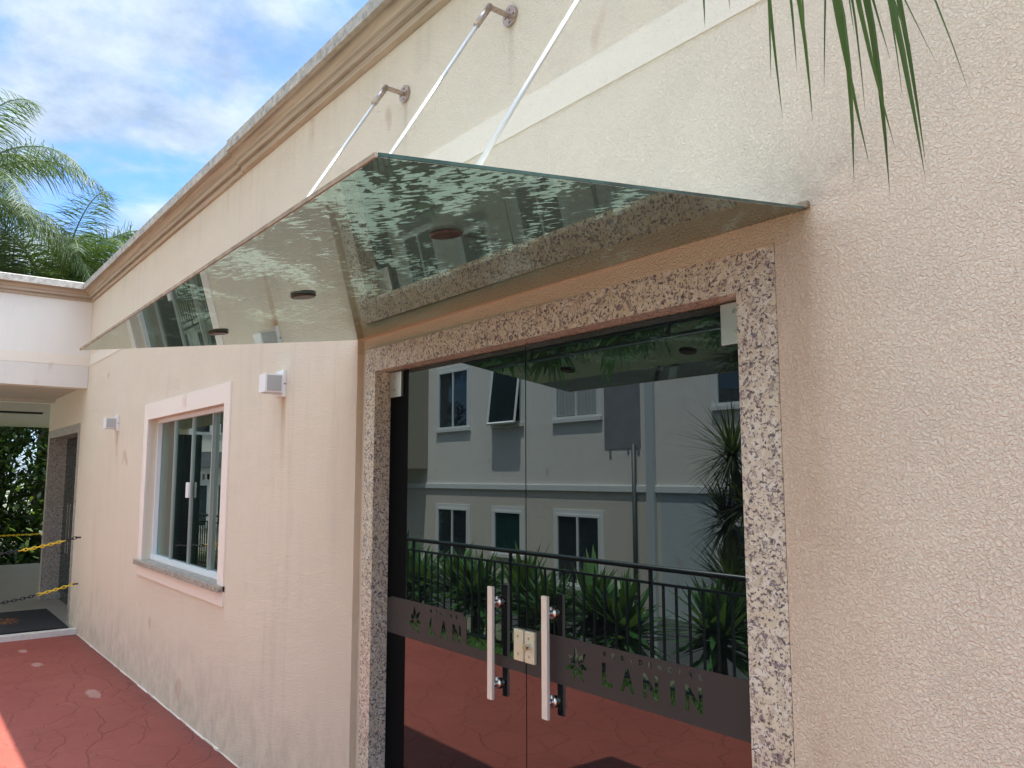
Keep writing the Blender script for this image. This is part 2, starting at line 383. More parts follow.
def mat_redfloor():
    m, t, b = material('red_stamped_concrete'); P = t.pos()
    dn = t.n.new('ShaderNodeTexNoise'); t.link(P, dn.inputs['Vector']); dn.inputs['Scale'].default_value = 3.2; dn.inputs['Detail'].default_value = 3
    Pd = t.n.new('ShaderNodeVectorMath'); Pd.operation = 'MULTIPLY_ADD'; t.link(dn.outputs['Color'], Pd.inputs[0]); Pd.inputs[1].default_value = (.22, .22, .22); t.link(P, Pd.inputs[2])
    e = t.vor(t.scale(Pd.outputs[0], (1, 1.5, 0)), 2.6, 'DISTANCE_TO_EDGE')
    e2 = t.vor(t.scale(Pd.outputs[0], (1.4, .8, 0), (3, 7, 0)), 4.3, 'DISTANCE_TO_EDGE')
    msk = t.maprange(t.noise(P, 3, 3), .46, .58)
    l1 = t.maprange(e, .0, .028, 1, 0, True)
    l2 = t.math('MULTIPLY', t.maprange(e2, .0, .022, 1, 0, True), msk)
    line = t.math('MAXIMUM', t.math('MULTIPLY', l1, .9), t.math('MULTIPLY', l2, .8))
    lm = t.maprange(t.noise(t.scale(P, (1, 1, 1), (8, 1, 1)), 6, 4), .40, .58)
    lw = t.math('MULTIPLY', line, lm)
    base = t.mix(t.maprange(t.noise(P, 1.6, 5, .6), .3, .7), (.22, .046, .032), (.265, .064, .045))
    fine = t.maprange(t.noise(P, 45, 4, .7), .3, .7)
    base = t.mix(t.math('MULTIPLY', fine, .25), base, (.25, .075, .06))
    base = t.mix(t.math('MULTIPLY', lw, .25), base, (.13, .04, .032))
    # pale scuffs
    sc = t.maprange(t.noise(t.scale(Pd.outputs[0], (1, 1, 1), (2, 6, 0)), 9, 5, .75), .66, .76, 0, .3)
    base = t.mix(sc, base, (.55, .33, .28))
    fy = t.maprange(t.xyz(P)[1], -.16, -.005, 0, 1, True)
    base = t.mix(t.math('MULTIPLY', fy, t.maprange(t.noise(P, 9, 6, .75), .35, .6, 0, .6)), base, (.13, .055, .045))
    spk = t.maprange(t.noise(t.scale(P, (1, 1, 1), (4, 4, 4)), 38, 3, .6), .66, .70, 0, .7)
    base = t.mix(spk, base, (.10, .035, .03))
    # worn spots (fixed marks on the coat)
    for (cx, cy, rx, ry) in ((-6.86, -.33, .17, .05), (-8.2, -.52, .10, .05), (-8.9, -.55, .09, .04)):
        vx = t.n.new('ShaderNodeVectorMath'); vx.operation = 'SUBTRACT'; t.link(P, vx.inputs[0]); vx.inputs[1].default_value = (cx, cy, 0)
        vs_ = t.n.new('ShaderNodeVectorMath'); vs_.operation = 'MULTIPLY'; t.link(vx.outputs[0], vs_.inputs[0]); vs_.inputs[1].default_value = (1 / rx, 1 / ry, 0)
        ln = t.n.new('ShaderNodeVectorMath'); ln.operation = 'LENGTH'; t.link(vs_.outputs[0], ln.inputs[0])
        q = t.math('ADD', ln.outputs['Value'], t.math('MULTIPLY', t.noise(P, 18, 4), 1.0))
        base = t.mix(t.maprange(q, 1.15, 1.6, .5, 0, True), base, (.45, .30, .25))
    t.link(base, b.inputs['Base Color']); b.inputs['Roughness'].default_value = .62; b.inputs['Specular IOR Level'].default_value = .35
    h = t.math('SUBTRACT', t.math('MULTIPLY', t.noise(P, 14, 6, .65), .5), line)
    t.link(t.bump(h, .7, .009), b.inputs['Normal'])
    return m
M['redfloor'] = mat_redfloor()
def mat_canopy():
    """laminated green glass with a peeling, weathered film"""
    m, t, b = material('peeling_film_glass'); t.n.remove(b); out = [n for n in t.n if n.type == 'OUTPUT_MATERIAL'][0]
    P = t.pos(); x, y, z = t.xyz(P)
    # streams of small flakes where the film has come off
    mp = t.n.new('ShaderNodeMapping'); t.link(P, mp.inputs['Vector']); mp.inputs['Rotation'].default_value = (0, 0, R(38))
    rp = mp.outputs[0]
    stream = t.noise(t.scale(rp, (1.0, 4.2, 0), (1.3, 5.1, 0)), 1.5, 4, .6, .6)
    big = t.noise(t.scale(P, (1, 1, 0), (8, 2, 0)), 2.2, 3)
    flake = t.noise(t.scale(rp, (1.7, .85, 0), (0, 3, 0)), 44, 3, .5, .5)
    s = t.maprange(stream, .40, .62, 0, 1)
    rgt = t.maprange(x, -3.3, -1.6, -.05, .03)
    frt = t.math('MULTIPLY', t.maprange(y, -.80, -1.13, 0, .06), t.maprange(x, -2.2, -1.1, .2, 1))
    v = t.math('ADD', t.math('ADD', t.math('MULTIPLY', s, .20), t.math('MULTIPLY', flake, .62)), t.math('ADD', rgt, frt))
    v = t.math('ADD', v, t.math('MULTIPLY', t.math('SUBTRACT', big, .5), .22))
    peel = t.maprange(v, .482, .498, 0, 1)
    lines = t.maprange(t.noise(t.scale(rp, (22, 1.5, 0)), 2.2, 3), .3, .7, .7, 1.25)
    trl = t.n.new('ShaderNodeBsdfTranslucent'); t.link(t.mix(1., t.mix(peel, (.022, .032, .025), (.135, .19, .15)), t.mix(lines, (0, 0, 0), (1, 1, 1)), 'MULTIPLY'), trl.inputs['Color'])
    trn = t.n.new('ShaderNodeBsdfTransparent'); t.link(t.mix(peel, (.006, .01, .008), (.06, .09, .07)), trn.inputs['Color'])
    dif = t.n.new('ShaderNodeBsdfDiffuse'); t.link(t.mix(peel, (.11, .115, .09), (.15, .18, .14)), dif.inputs['Color'])
    m1 = t.n.new('ShaderNodeMixShader'); m1.inputs[0].default_value = .3; t.link(trl.outputs[0], m1.inputs[1]); t.link(trn.outputs[0], m1.inputs[2])
    m2 = t.n.new('ShaderNodeMixShader'); m2.inputs[0].default_value = .40; t.link(m1.outputs[0], m2.inputs[1]); t.link(dif.outputs[0], m2.inputs[2])
    g = t.n.new('ShaderNodeBsdfGlossy'); g.inputs['Color'].default_value = (.84, .92, .84, 1); g.inputs['Roughness'].default_value = .015
    fr = t.n.new('ShaderNodeFresnel'); fr.inputs['IOR'].default_value = 1.52
    m3 = t.n.new('ShaderNodeMixShader'); t.link(t.math('ADD', t.math('MULTIPLY', fr.outputs[0], 1.15), .06, True), m3.inputs[0])
    t.link(m2.outputs[0], m3.inputs[1]); t.link(g.outputs[0], m3.inputs[2]); t.link(m3.outputs[0], out.inputs['Surface'])
    return m
M['canopy'] = mat_canopy()
M['canopyedge'] = simple('aged_edge_sealant', (.34, .26, .18), .7, var=.35, vs=30)
M['glassedge'] = simple('green_glass_edge', (.045, .10, .09), .15, spec=.8, var=.5, vs=12)
M['rust'] = simple('dark_disc_plate', (.06, .055, .05), .4, .2, var=.4, vs=60)
M['rod'] = simple('tie_rod_steel', (.74, .72, .69), .45, .4)
M['bracket'] = simple('weathered_bracket_steel', (.48, .38, .32), .35, .9, var=.25, vs=90)

# ------------------------------------------------------------------ ground
MB().quad((-400, -400, -1.25), (400, -400, -1.25), (400, 400, -1.25), (-400, 400, -1.25)).build('ground', M['ground'])
tag(bpy.data.objects['ground'], kind='structure')
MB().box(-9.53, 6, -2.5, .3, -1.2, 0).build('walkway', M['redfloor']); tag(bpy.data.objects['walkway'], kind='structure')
MB().box(-17.2, -9.60, -2.5, 3.0, -1.2, .045).build('porch_floor', M['porch']); tag(bpy.data.objects['porch_floor'], kind='structure')
MB().box(-9.598, -9.50, -2.5, -.001, -.2, .055).build('threshold', M['threshold'], bevel=.004); tag(bpy.data.objects['threshold'], kind='structure')
MB().box(-40, -17.3, -6, 8, -1.24, -.5).build('garden_soil', M['gsoil']); tag(bpy.data.objects['garden_soil'], kind='structure')
# grass bank beside the walkway
m = MB()
for i in range(60):
    x0 = -18 + i * .4; x1 = x0 + .4
    for (ya, za, yb, zb) in ((-2.502, -.03, -3.05, -.02), (-3.05, -.02, -3.7, -.45), (-3.7, -.45, -4.6, -1.24)):
        m.quad((x0, yb, zb), (x1, yb, zb), (x1, ya, za), (x0, ya, za))
tag(m.build('bank', simple('soil', (.10, .07, .045), .95, var=.3, vs=9)), kind='structure')
m = MB(); rg = random.Random(3)
for i in range(26000):
    x = rg.uniform(-15, 0); y = -2.51 - abs(rg.gauss(0, .45))
    if y < -4.2: continue
    z = -.03 if y > -3.05 else -.02 + (y + 3.05) * .66
    a = rg.uniform(0, 6.28)
    m.leaf((x, y, z), (math.cos(a) * .5, math.sin(a) * .5, 1), rg.uniform(.05, .13), .012, .6, segs=2)
tag(m.build('grass', M['grassm']), 'short green grass growing along the edge of the red walkway', 'grass', kind='stuff')

# ------------------------------------------------------------------ main building
bld = thing('lobby_building', (-4, 0, 0), 'long cream textured lobby building with a stepped brown cornice and dark glass entrance', 'building')
TH = .22
XL, XR = -12.2, 5.0
ZT = 3.537
w = MB()
NX0, NX1, NZ = -3.305, -1.105, 2.2465      # shallow niche around the entrance
WX0, WX1, WZ0, WZ1 = -6.985, -5.11, .955, 2.085   # window hole
DX0, DX1, DZ = -12.04, -10.08, 2.12       # porch door hole
segs = [(XL, DX0 - .1, 0, ZT), (DX0 - .1, DX1 + .1, DZ + .1, ZT), (DX1 + .1, WX0, 0, ZT),
        (WX0, WX1, 0, WZ0), (WX0, WX1, WZ1, ZT), (WX1, NX0, 0, ZT), (NX0, NX1, NZ, ZT), (NX1, XR, 0, ZT)]
for x0, x1, z0, z1 in segs: w.box(x0, x1, 0, TH, z0, z1)
# niche back (recessed 3 cm)
w.box(NX0, -3.235, .03, TH, 0, NZ); w.prism([(-3.235, .029, 2.188), (NX1, .0006, 2.188), (NX1, TH, 2.188), (-3.235, TH, 2.188)], (0, 0, NZ - 2.188))
# back part of the building
w.box(XL, XR, 8, 8.2, 0, ZT); w.box(XR - .2, XR, TH, 8, 0, ZT); w.box(XL, XL + .15, TH, 8, 0, ZT)
w.build('wall', M['wall'], bld)
MB().box(XL, XR, TH, 8, 3.30, 3.42).build('roof', M['cement'], bld)
MB().box(-12.0, XR - .3, 2.6, 2.7, 0.06, 3.3).build('inner_wall', M['room'], bld)
# smooth painted band
b1 = MB(); b1.box(-9.695, XR, -.004, 0, 2.822, 2.938).build('painted_band', M['band'], bld)
def cornice_prof(o, dz=0.):
    return [(0.22, 3.53 + dz), (0.0, 3.535 + dz), (-.020 - o, 3.538 + dz), (-.024 - o, 3.566 + dz), (-.044 - o, 3.572 + dz), (-.048 - o, 3.598 + dz), (-.060 - o, 3.616 + dz),
            (-.086 - o, 3.634 + dz), (-.098 - o, 3.638 + dz), (-.100 - o, 3.644 + dz), (-.118 - o, 3.647 + dz), (-.118 - o, 3.715 + dz), (-.108 - o, 3.722 + dz), (0.22, 3.735 + dz)]
c = MB(); c.prism([(-4.90, y, z) for y, z in cornice_prof(.012, .004)], (XR + 4.90, 0, 0)); c.build('cornice', M['cornice'], bld)
c = MB(); c.prism([(-9.70, y, z) for y, z in cornice_prof(0)], (4.795, 0, 0)); c.build('cornice', M['cornice'], bld)

m = MB(); rg = random.Random(9); x = -9.5
while x < NX0:
    x2 = x + rg.uniform(.05, .16); d = rg.uniform(.003, .010); m.box(x, x2, -d, -.0002, .0005, rg.uniform(.004, .012)); x = x2
m.build('plaster_foot', M['trim'], bld)
# fallen bits on the walkway are part of its surface
# entrance: granite frame (mitred), glass leaves
door = MB(); YF = .007
gx0, gx1, gz = -3.235, -1.111, 2.188; ix0, ix1, iz = -3.145, -1.226, 2.086
door.prism([(gx0, YF, gz), (ix0, YF, iz), (ix1, YF, iz), (gx1, YF, gz)][::-1], (0, TH - YF, 0))
frame = door.build('door_frame', M['granite'], bld)
g = .0016
MB().prism([(gx0, YF, 0), (ix0, YF, 0), (ix0, YF, iz - g), (gx0, YF, gz - g)], (0, TH - YF, 0)).build('jamb', M['granite'], frame)
MB().prism([(ix1, YF, 0), (gx1, YF, 0), (gx1, YF, gz - g), (ix1, YF, iz - g)], (0, TH - YF, 0)).build('jamb', M['granite'], frame)
GY = .085
MB().box(ix0 + .002, -2.9865, GY, GY + .01, .012, iz - .004).build('black_strip', M['flatblack'], bld)  # flat black strip between the left jamb and the glass leaf
gd = MB().box(-2.9855, -2.1825, GY, GY + .01, .012, iz - .004).build('glass_door', M['doorglass'], bld)
gd2 = MB().box(-2.1775, ix1 - .003, GY, GY + .01, .012, iz - .004).build('glass_door', M['doorglass'], bld)
MB().box(-2.1825, -2.1775, GY + .002, GY + .008, .012, iz - .004).build('door_gap', M['black'], bld)
MB().box(ix0, ix1, GY + .03, GY + .04, 0, iz).build('inner_blind', M['black'], bld)
def handle(x, par):
    y = GY - .034
    h = MB().box(x - .014, x + .014, y - .006, y + .006, .845, 1.232).build('handle', M['handle'], par, bevel=.002)
    for z in (.895, 1.175):
        s = MB().tube([(x, y + .006, z), (x, GY - .008, z)], .010, 12)
        s.tube([(x, GY - .008, z), (x, GY, z)], .020, 20); s.build('standoff', M['steel'], par, True)
# leaf > handle, standoff, lock, hinge
handle(-2.338, gd); handle(-2.040, gd2)
def lockplate(x0, x1, par, cyl):
    MB().box(x0, x1, GY - .012, GY, .995, 1.100).build('lock_plate', M['lock'], par, bevel=.004)
    for z in (1.018, 1.077): MB().tube([((x0 + x1) / 2, GY - .015, z), ((x0 + x1) / 2, GY - .0122, z)], .0052, 10).build('screw', M['steel'], par)
    if cyl: MB().tube([((x0 + x1) / 2, GY - .034, 1.05), ((x0 + x1) / 2, GY - .0122, 1.05)], .011, 16).build('lock_cylinder', M['steel'], par)
lockplate(-2.236, -2.184, gd, False); lockplate(-2.176, -2.124, gd2, True)
def hinge(x0, x1, par):
    MB().box(x0, x1, GY - .014, GY, 1.968, iz - .006).build('patch_hinge', M['hinge'], par, bevel=.003)
    for z in (2.0, 2.055): MB().tube([((x0 + x1) / 2, GY - .017, z), ((x0 + x1) / 2, GY - .0142, z)], .007, 10).build('screw', M['steel'], par)
hinge(ix0 + .012, ix0 + .115, gd); hinge(ix1 - .100, ix1 - .006, gd2)
# frosted film with the writing
FY = GY - .0012
def film(poly, par):
    return MB().prism([(x, FY, z) for x, z in poly], (0, .001, 0)).build('frosted_film', M['film'], par)
fl = film([(ix0 + .004, .955), (-2.1835, .955), (-2.1835, .995), (-2.50, .992), (-2.535, .998), (-2.538, 1.090), (-2.575, 1.106), (-3.10, 1.108), (ix0 + .004, 1.095)], gd)
fr_ = film([(-2.1765, .955), (ix1 - .004, .955), (ix1 - .004, 1.106), (-2.1765, 1.106)], gd2)
def text(body, x0, x1, z0, z1, par, name='lettering', extr=.0003):
    cu = bpy.data.curves.new('t', 'FONT'); cu.body = body; cu.size = 1; cu.extrude = 0; cu.offset = .028; cu.space_character = 1.35 if len(body) < 6 else 1.7
    o = bpy.data.objects.new('t', cu); COL.objects.link(o); bpy.context.view_layer.update()
    me = bpy.data.meshes.new_from_object(o.evaluated_get(bpy.context.evaluated_depsgraph_get()))
    bpy.data.objects.remove(o)
    xs = [v.co.x for v in me.vertices]; ys = [v.co.y for v in me.vertices]
    ax, bx, ay, by = min(xs), max(xs), min(ys), max(ys)
    px = world_loc(par)
    for v in me.vertices:
        X = x0 + (v.co.x - ax) / (bx - ax) * (x1 - x0); Z = z0 + (v.co.y - ay) / (by - ay) * (z1 - z0)
        v.co = Vector((X, FY - .0007, Z)) - px
    me.materials.clear(); me.materials.append(M['doorglass'])
    o = bpy.data.objects.new(name, me); COL.objects.link(o); o.parent = par
    return o
def emblem(cx, cz, r, par):
    m = MB(); y = FY - .0007
    for k in range(7):
        a = math.pi / 2 + k * 2 * math.pi / 7 + .12; L = r * (1. if k % 2 == 0 else .82)
        d = Vector((math.cos(a), 0, math.sin(a))); s = Vector((-d.z, 0, d.x))
        c0 = Vector((cx, y, cz)) + d * (.10 * r); tip = Vector((cx, y, cz)) + d * L; mid = Vector((cx, y, cz)) + d * (L * .48)
        m.quad(c0, mid - s * r * .17, tip, mid + s * r * .17)
    m.build('emblem', M['doorglass'], par)
LB = [(-1.812, -1.768), (-1.735, -1.680), (-1.645, -1.588), (-1.543, -1.527), (-1.490, -1.432)]
for ch, (xa, xb) in zip('LANIN', LB): text(ch, xa, xb, .990, 1.058, gd2, 'letter')
for i, ch in enumerate('RESIDENCIAL'):
    xa = -1.806 + i * .0365; text(ch, xa + (.005 if ch == 'I' else 0), xa + (.0085 if ch == 'I' else .013), 1.078, 1.092, gd2, 'letter')
emblem(-1.925, 1.030, .060, gd2)
for ch, (xa, xb) in zip('LAN', LB): text(ch, xa - .985, xb - .985, .992, 1.058, gd, 'letter')
for i, ch in enumerate('RESIDE'):
    xa = -2.791 + i * .0365; text(ch, xa + (.005 if ch == 'I' else 0), xa + (.0085 if ch == 'I' else .013), 1.080, 1.093, gd, 'letter')
emblem(-2.908, 1.032, .060, gd)

# window of the main building
win = MB()
t0 = .115
ox0, ox1, oz0, oz1 = -7.10, -5.0, .835, 2.215
for a in ((ox0, ox1, WZ1, oz1), (ox0, ox1, oz0, WZ0 - .035), (ox0, WX0, WZ0 - .035, WZ1), (WX1, ox1, WZ0 - .035, WZ1)):
    win.box(a[0], a[1], -.012, -.0001, a[2], a[3])
window = win.build('window', M['trim'], bld)
WY = .085
f = MB(); e = .028
f.box(WX0, WX1, WY - .02, WY + .05, WZ1 - e, WZ1); f.box(WX0, WX1, WY - .031, WY + .06, WZ0 + .006, WZ0 + .04)
f.box(WX0, WX0 + .02, WY - .02, WY + .05, WZ0 + .04, WZ1 - e); f.box(WX1 - .02, WX1, WY - .02, WY + .05, WZ0 + .04, WZ1 - e)
f.build('window_frame', M['alu'], window)
n = 4; xw = (WX1 - WX0 - .04) / n
for k in range(n):
    xa = WX0 + .02 + k * xw; yo = WY + (.012 if k in (0, 3) else 0)
    MB().box(xa + .006, xa + xw - .006, yo, yo + .008, WZ0 + .042, WZ1 - e - .002).build('pane', M['winglass'], window)
for k in (1, 2, 3):
    xa = WX0 + .02 + k * xw
    MB().box(xa - .007, xa + .007, WY - .012, WY + .03, WZ0 + .04, WZ1 - e).build('mullion', M['hinge'], window)
MB().box(WX0 + .02 + 2 * xw - .045, WX0 + .02 + 2 * xw + .02, WY - .030, WY - .0125, 1.47, 1.58).build('latch', M['white'], window, bevel=.004)
MB().box(WX0 + .02 + 2 * xw + .30, WX0 + .02 + 2 * xw + .33, WY - .022, WY - .0125, 1.60, 1.64).build('latch', M['blackp'], window, bevel=.004)
MB().box(-7.10, -5.0, -.045, WY - .03, WZ0 - .034, WZ0 + .004).build('sill', M['granite2'], window, bevel=.003)
cu = MB()
def drape(m, x0, x1, y, z0, z1, n=26, amp=.025, skew=0.):
    for i in range(n):
        xa = x0 + (x1 - x0) * i / n; xb = x0 + (x1 - x0) * (i + 1) / n
        ya = y + amp * math.sin(i * 1.9); yb = y + amp * math.sin((i + 1) * 1.9)
        m.quad((xa + skew, ya, z0), (xb + skew, yb, z0), (xb, yb, z1), (xa, ya, z1))
drape(cu, -5.45, -5.14, .20, .9, 2.08, 14, .025, -.25)
c2_ = MB(); drape(c2_, -6.98, -6.8, .20, .9, 2.08, 8); c2_.build('curtain', M['curtain'], window)
cu.build('curtain', M['curtain'], window)
MB().box(-7.3, -4.9, 1.6, 1.62, .5, 2.6).build('inner_screen', M['room'], bld)

# ------------------------------------------------------------------ glass canopy
can = thing('glass_canopy', (-2.16, -.5, 2.15), 'sloping green glass canopy with peeling film over the entrance door, hung from steel rods', 'canopy')
cx0, cx1 = -3.305, -1.016; P0 = -1.135; SL = .139
zc = lambda y: 2.247 + SL * y
MB().prism([(cx0, -.002, zc(-.002)), (cx0, P0, zc(P0)), (cx0, P0, zc(P0) + .0005), (cx0, -.002, zc(-.002) + .0005)], (cx1 - cx0, 0, 0))
pn = MB(); N = 12
pn.quad((cx0, P0, zc(P0)), (cx0, 0, zc(0)), (cx1, 0, zc(0)), (cx1, P0, zc(P0)))
pn.build('glass_pane', M['canopy'], can)
tg = .006
MB().prism([(cx0, P0 - .004, zc(P0) - .001), (cx0, P0 - .0005, zc(P0) - .001), (cx0, P0 - .0005, zc(P0) + tg + .001), (cx0, P0 - .004, zc(P0) + tg + .001)][::-1], (cx1 - cx0, 0, 0)).build('front_edge', M['canopyedge'], can)
MB().prism([(cx1 + .0005, 0, zc(0)), (cx1 + .0005, P0, zc(P0)), (cx1 + .0005, P0, zc(P0) + tg), (cx1 + .0005, 0, zc(0) + tg)], (.003, 0, 0)).build('side_edge', M['glassedge'], can)
MB().prism([(cx0 - .0035, 0, zc(0)), (cx0 - .0035, P0, zc(P0)), (cx0 - .0035, P0, zc(P0) + tg), (cx0 - .0035, 0, zc(0) + tg)], (.003, 0, 0)).build('side_edge', M['glassedge'], can)
MB().box(cx0 - .003, cx1 + .012, -.014, -.0005, zc(0) + .001, zc(0) + .018).build('wall_seal', M['canopyedge'], can, bevel=.003)
for x in (-2.9, -2.15, -1.40):
    ya, yb = -.100, -.762
    za, zb = 3.275, zc(yb) + .03
    rod = MB().tube([(x, ya - .05, za - .05 * 1.68), (x, yb, zb)], .0065, 10).build('tie_rod', M['rod'], can, True)
    k = MB(); k.tube([(x, -.001, za + .002), (x, -.012, za + .002)], .038, 24)
    k.tube([(x, -.012, za + .002), (x, ya - .008, za + .002)], .010, 12)
    k.build('wall_bracket', M['bracket'], rod, False, bevel=0)
    MB().tube([(x, ya + .004, za + .008), (x, ya - .055, za - .052 * 1.68)], .012, 12).build('rod_fork', M['bracket'], rod, True)
    for dx, dz in ((-.024, 0), (.024, 0), (0, .024), (0, -.024)): MB().tube([(x + dx, -.0122, za + .002 + dz), (x + dx, -.016, za + .002 + dz)], .0055, 8).build('screw', M['bracket'], rod)
    s = MB(); nrm = Vector((0, -SL, 1)).normalized(); c = Vector((x, yb, zc(yb)))
    s.tube([c - nrm * .003, c - nrm * .008], [.037, .034], 28); s.build('disc_fixing', M['rust'], can)
    s = MB(); s.tube([c + nrm * .002, c + nrm * .014], [.03, .03], 24); s.tube([c + nrm * .014, c + nrm * .035], .011, 12); s.build('upper_fixing', M['bracket'], can)

# ------------------------------------------------------------------ wall lamps
def wall_lamp(x, z, label):
    t_ = thing('wall_lamp', (x, 0, z), label, 'wall lamp', 'white box lamps on the cream wall')
    MB().box(x - .055, x + .045, -.018, -.0005, z - .07, z + .075).build('backplate', M['white'], t_, bevel=.003)
    h = MB()
    h.box(x - .055, x + .04, -.115, -.018, z - .05, z + .05)
    h.build('lamp_box', M['white'], t_, bevel=.003)
    MB().box(x + .0405, x + .043, -.105, -.026, z - .042, z + .042).build('side_shade', M['sideshade'], t_, bevel=.001)  # grey inset: shade of the lamp's side face put into its colour
    MB().tube([(x + .0455, -.009, z), (x + .048, -.009, z)], .004, 8).build('screw', M['blackp'], t_)
    MB().box(x - .045, x + .03, -.105, -.03, z - .053, z - .0505).build('diffuser', M['hinge'], t_)
wall_lamp(-4.18, 2.120, 'white box wall lamp between the window and the entrance, rust streak below it')
wall_lamp(-8.13, 2.115, 'white box wall lamp between the window and the porch opening')
# rust streak under lamps: thin stain applied on the wall by material volume in front of wall is avoided; see wall material

# ------------------------------------------------------------------ porch wing
wing = thing('porch_wing', (-10.9, -1.5, 0), 'pale flat roofed porch wing with a brown cornice at the end of the walkway', 'building')
b = MB(); b.box(-9.9, -9.70, -3.0, -.0005, 2.585, ZT + .002); b.box(-12.2, -12.0, -3.0, -.0005, 2.585, ZT + .002); b.box(-12.0, -9.9, -3.0, -2.8, 2.585, ZT)
b.build('wall', M['wingwall'], wing)
MB().box(-9.70, -9.694, -3.0, -.005, 2.583, 2.822).build('beam', M['wingbeam'], wing)
MB().box(-9.70, -9.692, -3.0, -.005, 2.823, 2.938).build('painted_band', M['band'], wing)
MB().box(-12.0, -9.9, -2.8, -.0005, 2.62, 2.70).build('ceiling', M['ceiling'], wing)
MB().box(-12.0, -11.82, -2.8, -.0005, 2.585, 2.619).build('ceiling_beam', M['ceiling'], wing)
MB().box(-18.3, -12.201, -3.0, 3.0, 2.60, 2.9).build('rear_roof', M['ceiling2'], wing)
MB().box(-14.12, -13.98, -.55, .15, 2.575, 2.5995).build('slot_lamp', M['blackp'], wing)
MB().box(-17.2, -17.0, 1.9, 2.1, .045, 2.599).build('pillar', M['wingwall'], wing)
MB().box(-17.2, -17.0, -3.0, -2.8, .045, 2.599).build('pillar', M['wingwall'], wing)
MB().box(-12.1, -9.8, -2.9, -.01, 3.40, 3.46).build('roof', M['cement'], wing)
c = MB(); c.prism([(-9.70 - y, -.0005, z) for y, z in cornice_prof(0, .002)], (0, -3.1, 0)); c.build('cornice', M['cornice'], wing)
for (xa, ya) in ((-12.15, -3.0), (-10.0, -3.0)):
    MB().box(xa, xa + .28, ya, ya + .28, .045, 2.584).build('pillar', M['wingwall'], wing)
lp = MB(); lp.box(-12.08, -12.05, -1.78, -1.42, .05, 2.23)
for k in range(40): lp.box(-12.05, -12.03, -1.77, -1.43, .08 + k * .054, .105 + k * .054)
lp.build('louvre_panel', M['rail'], wing)
# porch door in the end of the main wall
pdo = MB()
pdo.box(DX0 - .1, DX1 + .1, -.006, TH, DZ, DZ + .1); pdo.box(DX0 - .1, DX0, -.006, TH, .046, DZ); pdo.box(DX1, DX1 + .1, -.006, TH, .046, DZ)
pf = pdo.build('door_frame', M['granite2'], bld)
MB().box(DX0, DX1, .20, .21, .05, DZ).build('glass_door', M['doorglass'], pf)
MB().box(DX0, DX1, .215, .218, .05, DZ).build('inner_blind', M['black'], pf)
for x in (-11.16, -10.98):
    s = MB().box(x - .014, x + .014, .11, .125, .70, 1.30)
    for z in (.8, 1.2): s.tube([(x, .125, z), (x, .20, z)], .009, 8)
    s.build('handle', M['steel'], pf)
for x in (DX0 + .02, -11.075, DX1 - .07):
    MB().box(x, x + .05, .185, .20, .06, .14).build('patch_hinge', M['steel'], pf)
# doormat
dm = MB().box(-11.15, -9.66, -1.05, -.05, .0455, .060).build('doormat', M['mat'], bevel=.004)
tag(dm, 'black doormat with a small brown motif lying at the porch entrance', 'doormat')
s = MB()
for k in range(9):
    a = k * 2 * math.pi / 9; s.tri((-10.42, -.52, .0615), (-10.42 + .30 * math.cos(a) * (1 if k % 2 else .7), -.52 + .13 * math.sin(a), .0615), (-10.42 + .22 * math.cos(a + .35), -.52 + .08 * math.sin(a + .35), .0615))
s.build('motif', M['matlogo'], dm)

# ------------------------------------------------------------------ chains across the porch
def chain(label, p0, p1, sag, pattern):
    t_ = thing('barrier_chain', p0, label, 'chain', 'yellow and black plastic chains across the porch')
    p0 = Vector(p0); p1 = Vector(p1); L = (p1 - p0).length; n = int(L / .036)
    cur = None; mb = None
    def flush():
        if mb: mb.build('yellow_links' if cur == 'y' else 'black_links', M['yellow'] if cur == 'y' else M['blackp'], t_, True)
    def P(s): q = p0.lerp(p1, s); q.z -= sag * 4 * s * (1 - s); return q
    for i in range(n):
        a, b_ = P(i / n), P((i + 1) / n); d = (b_ - a).normalized(); c = (a + b_) / 2
        u = Vector((1, 0, 0)) if i % 2 else Vector((0, 0, 1)); u = (u - d * u.dot(d)).normalized()
        ring = [c + d * (math.cos(th) * .028) + u * (math.sin(th) * .013) for th in [2 * math.pi * k / 10 for k in range(11)]]
        pc = pattern[int(i / n * len(pattern))]
        if pc != cur: flush(); cur = pc; mb = MB()
        mb.tube(ring, .0048, 6, False)
    flush()
    MB().tube([p0 + Vector((0, .04, .0)), p0 + Vector((0, -.01, 0))], .008, 8).build('wall_hook', M['blackp'], t_)
post_y = -2.3
chain('far yellow chain along the outer edge of the porch floor in front of the trees', (-17.1, 1.9, .62), (-17.1, -2.8, .62), .05, 'yykkyyyykyyyyykyyy')
chain('upper yellow and black plastic chain hooked to the wall at the porch', (-9.58, -.04, .985), (-9.58, post_y, 1.0), .16, 'kyyyykkkkkkykkkyyykkkyk')
chain('lower yellow and black plastic chain hooked to the wall at the porch', (-9.58, -.04, .505), (-9.58, post_y, .52), .17, 'yyykkkkkyyykkkyyykkkkyy')
t_ = thing('barrier_post', (-9.58, post_y - .03, .055), 'black post holding the far ends of the porch chains', 'post')
MB().tube([(-9.58, post_y - .03, .075), (-9.58, post_y - .03, 1.06)], .025, 14).tube([(-9.58, post_y - .03, 1.06), (-9.58, post_y - .03, 1.09)], [.03, .02], 14).build('pole', M['blackp'], t_)
MB().tube([(-9.58, post_y - .03, .055), (-9.58, post_y - .03, .075)], [.14, .12], 24).build('base', M['blackp'], t_)

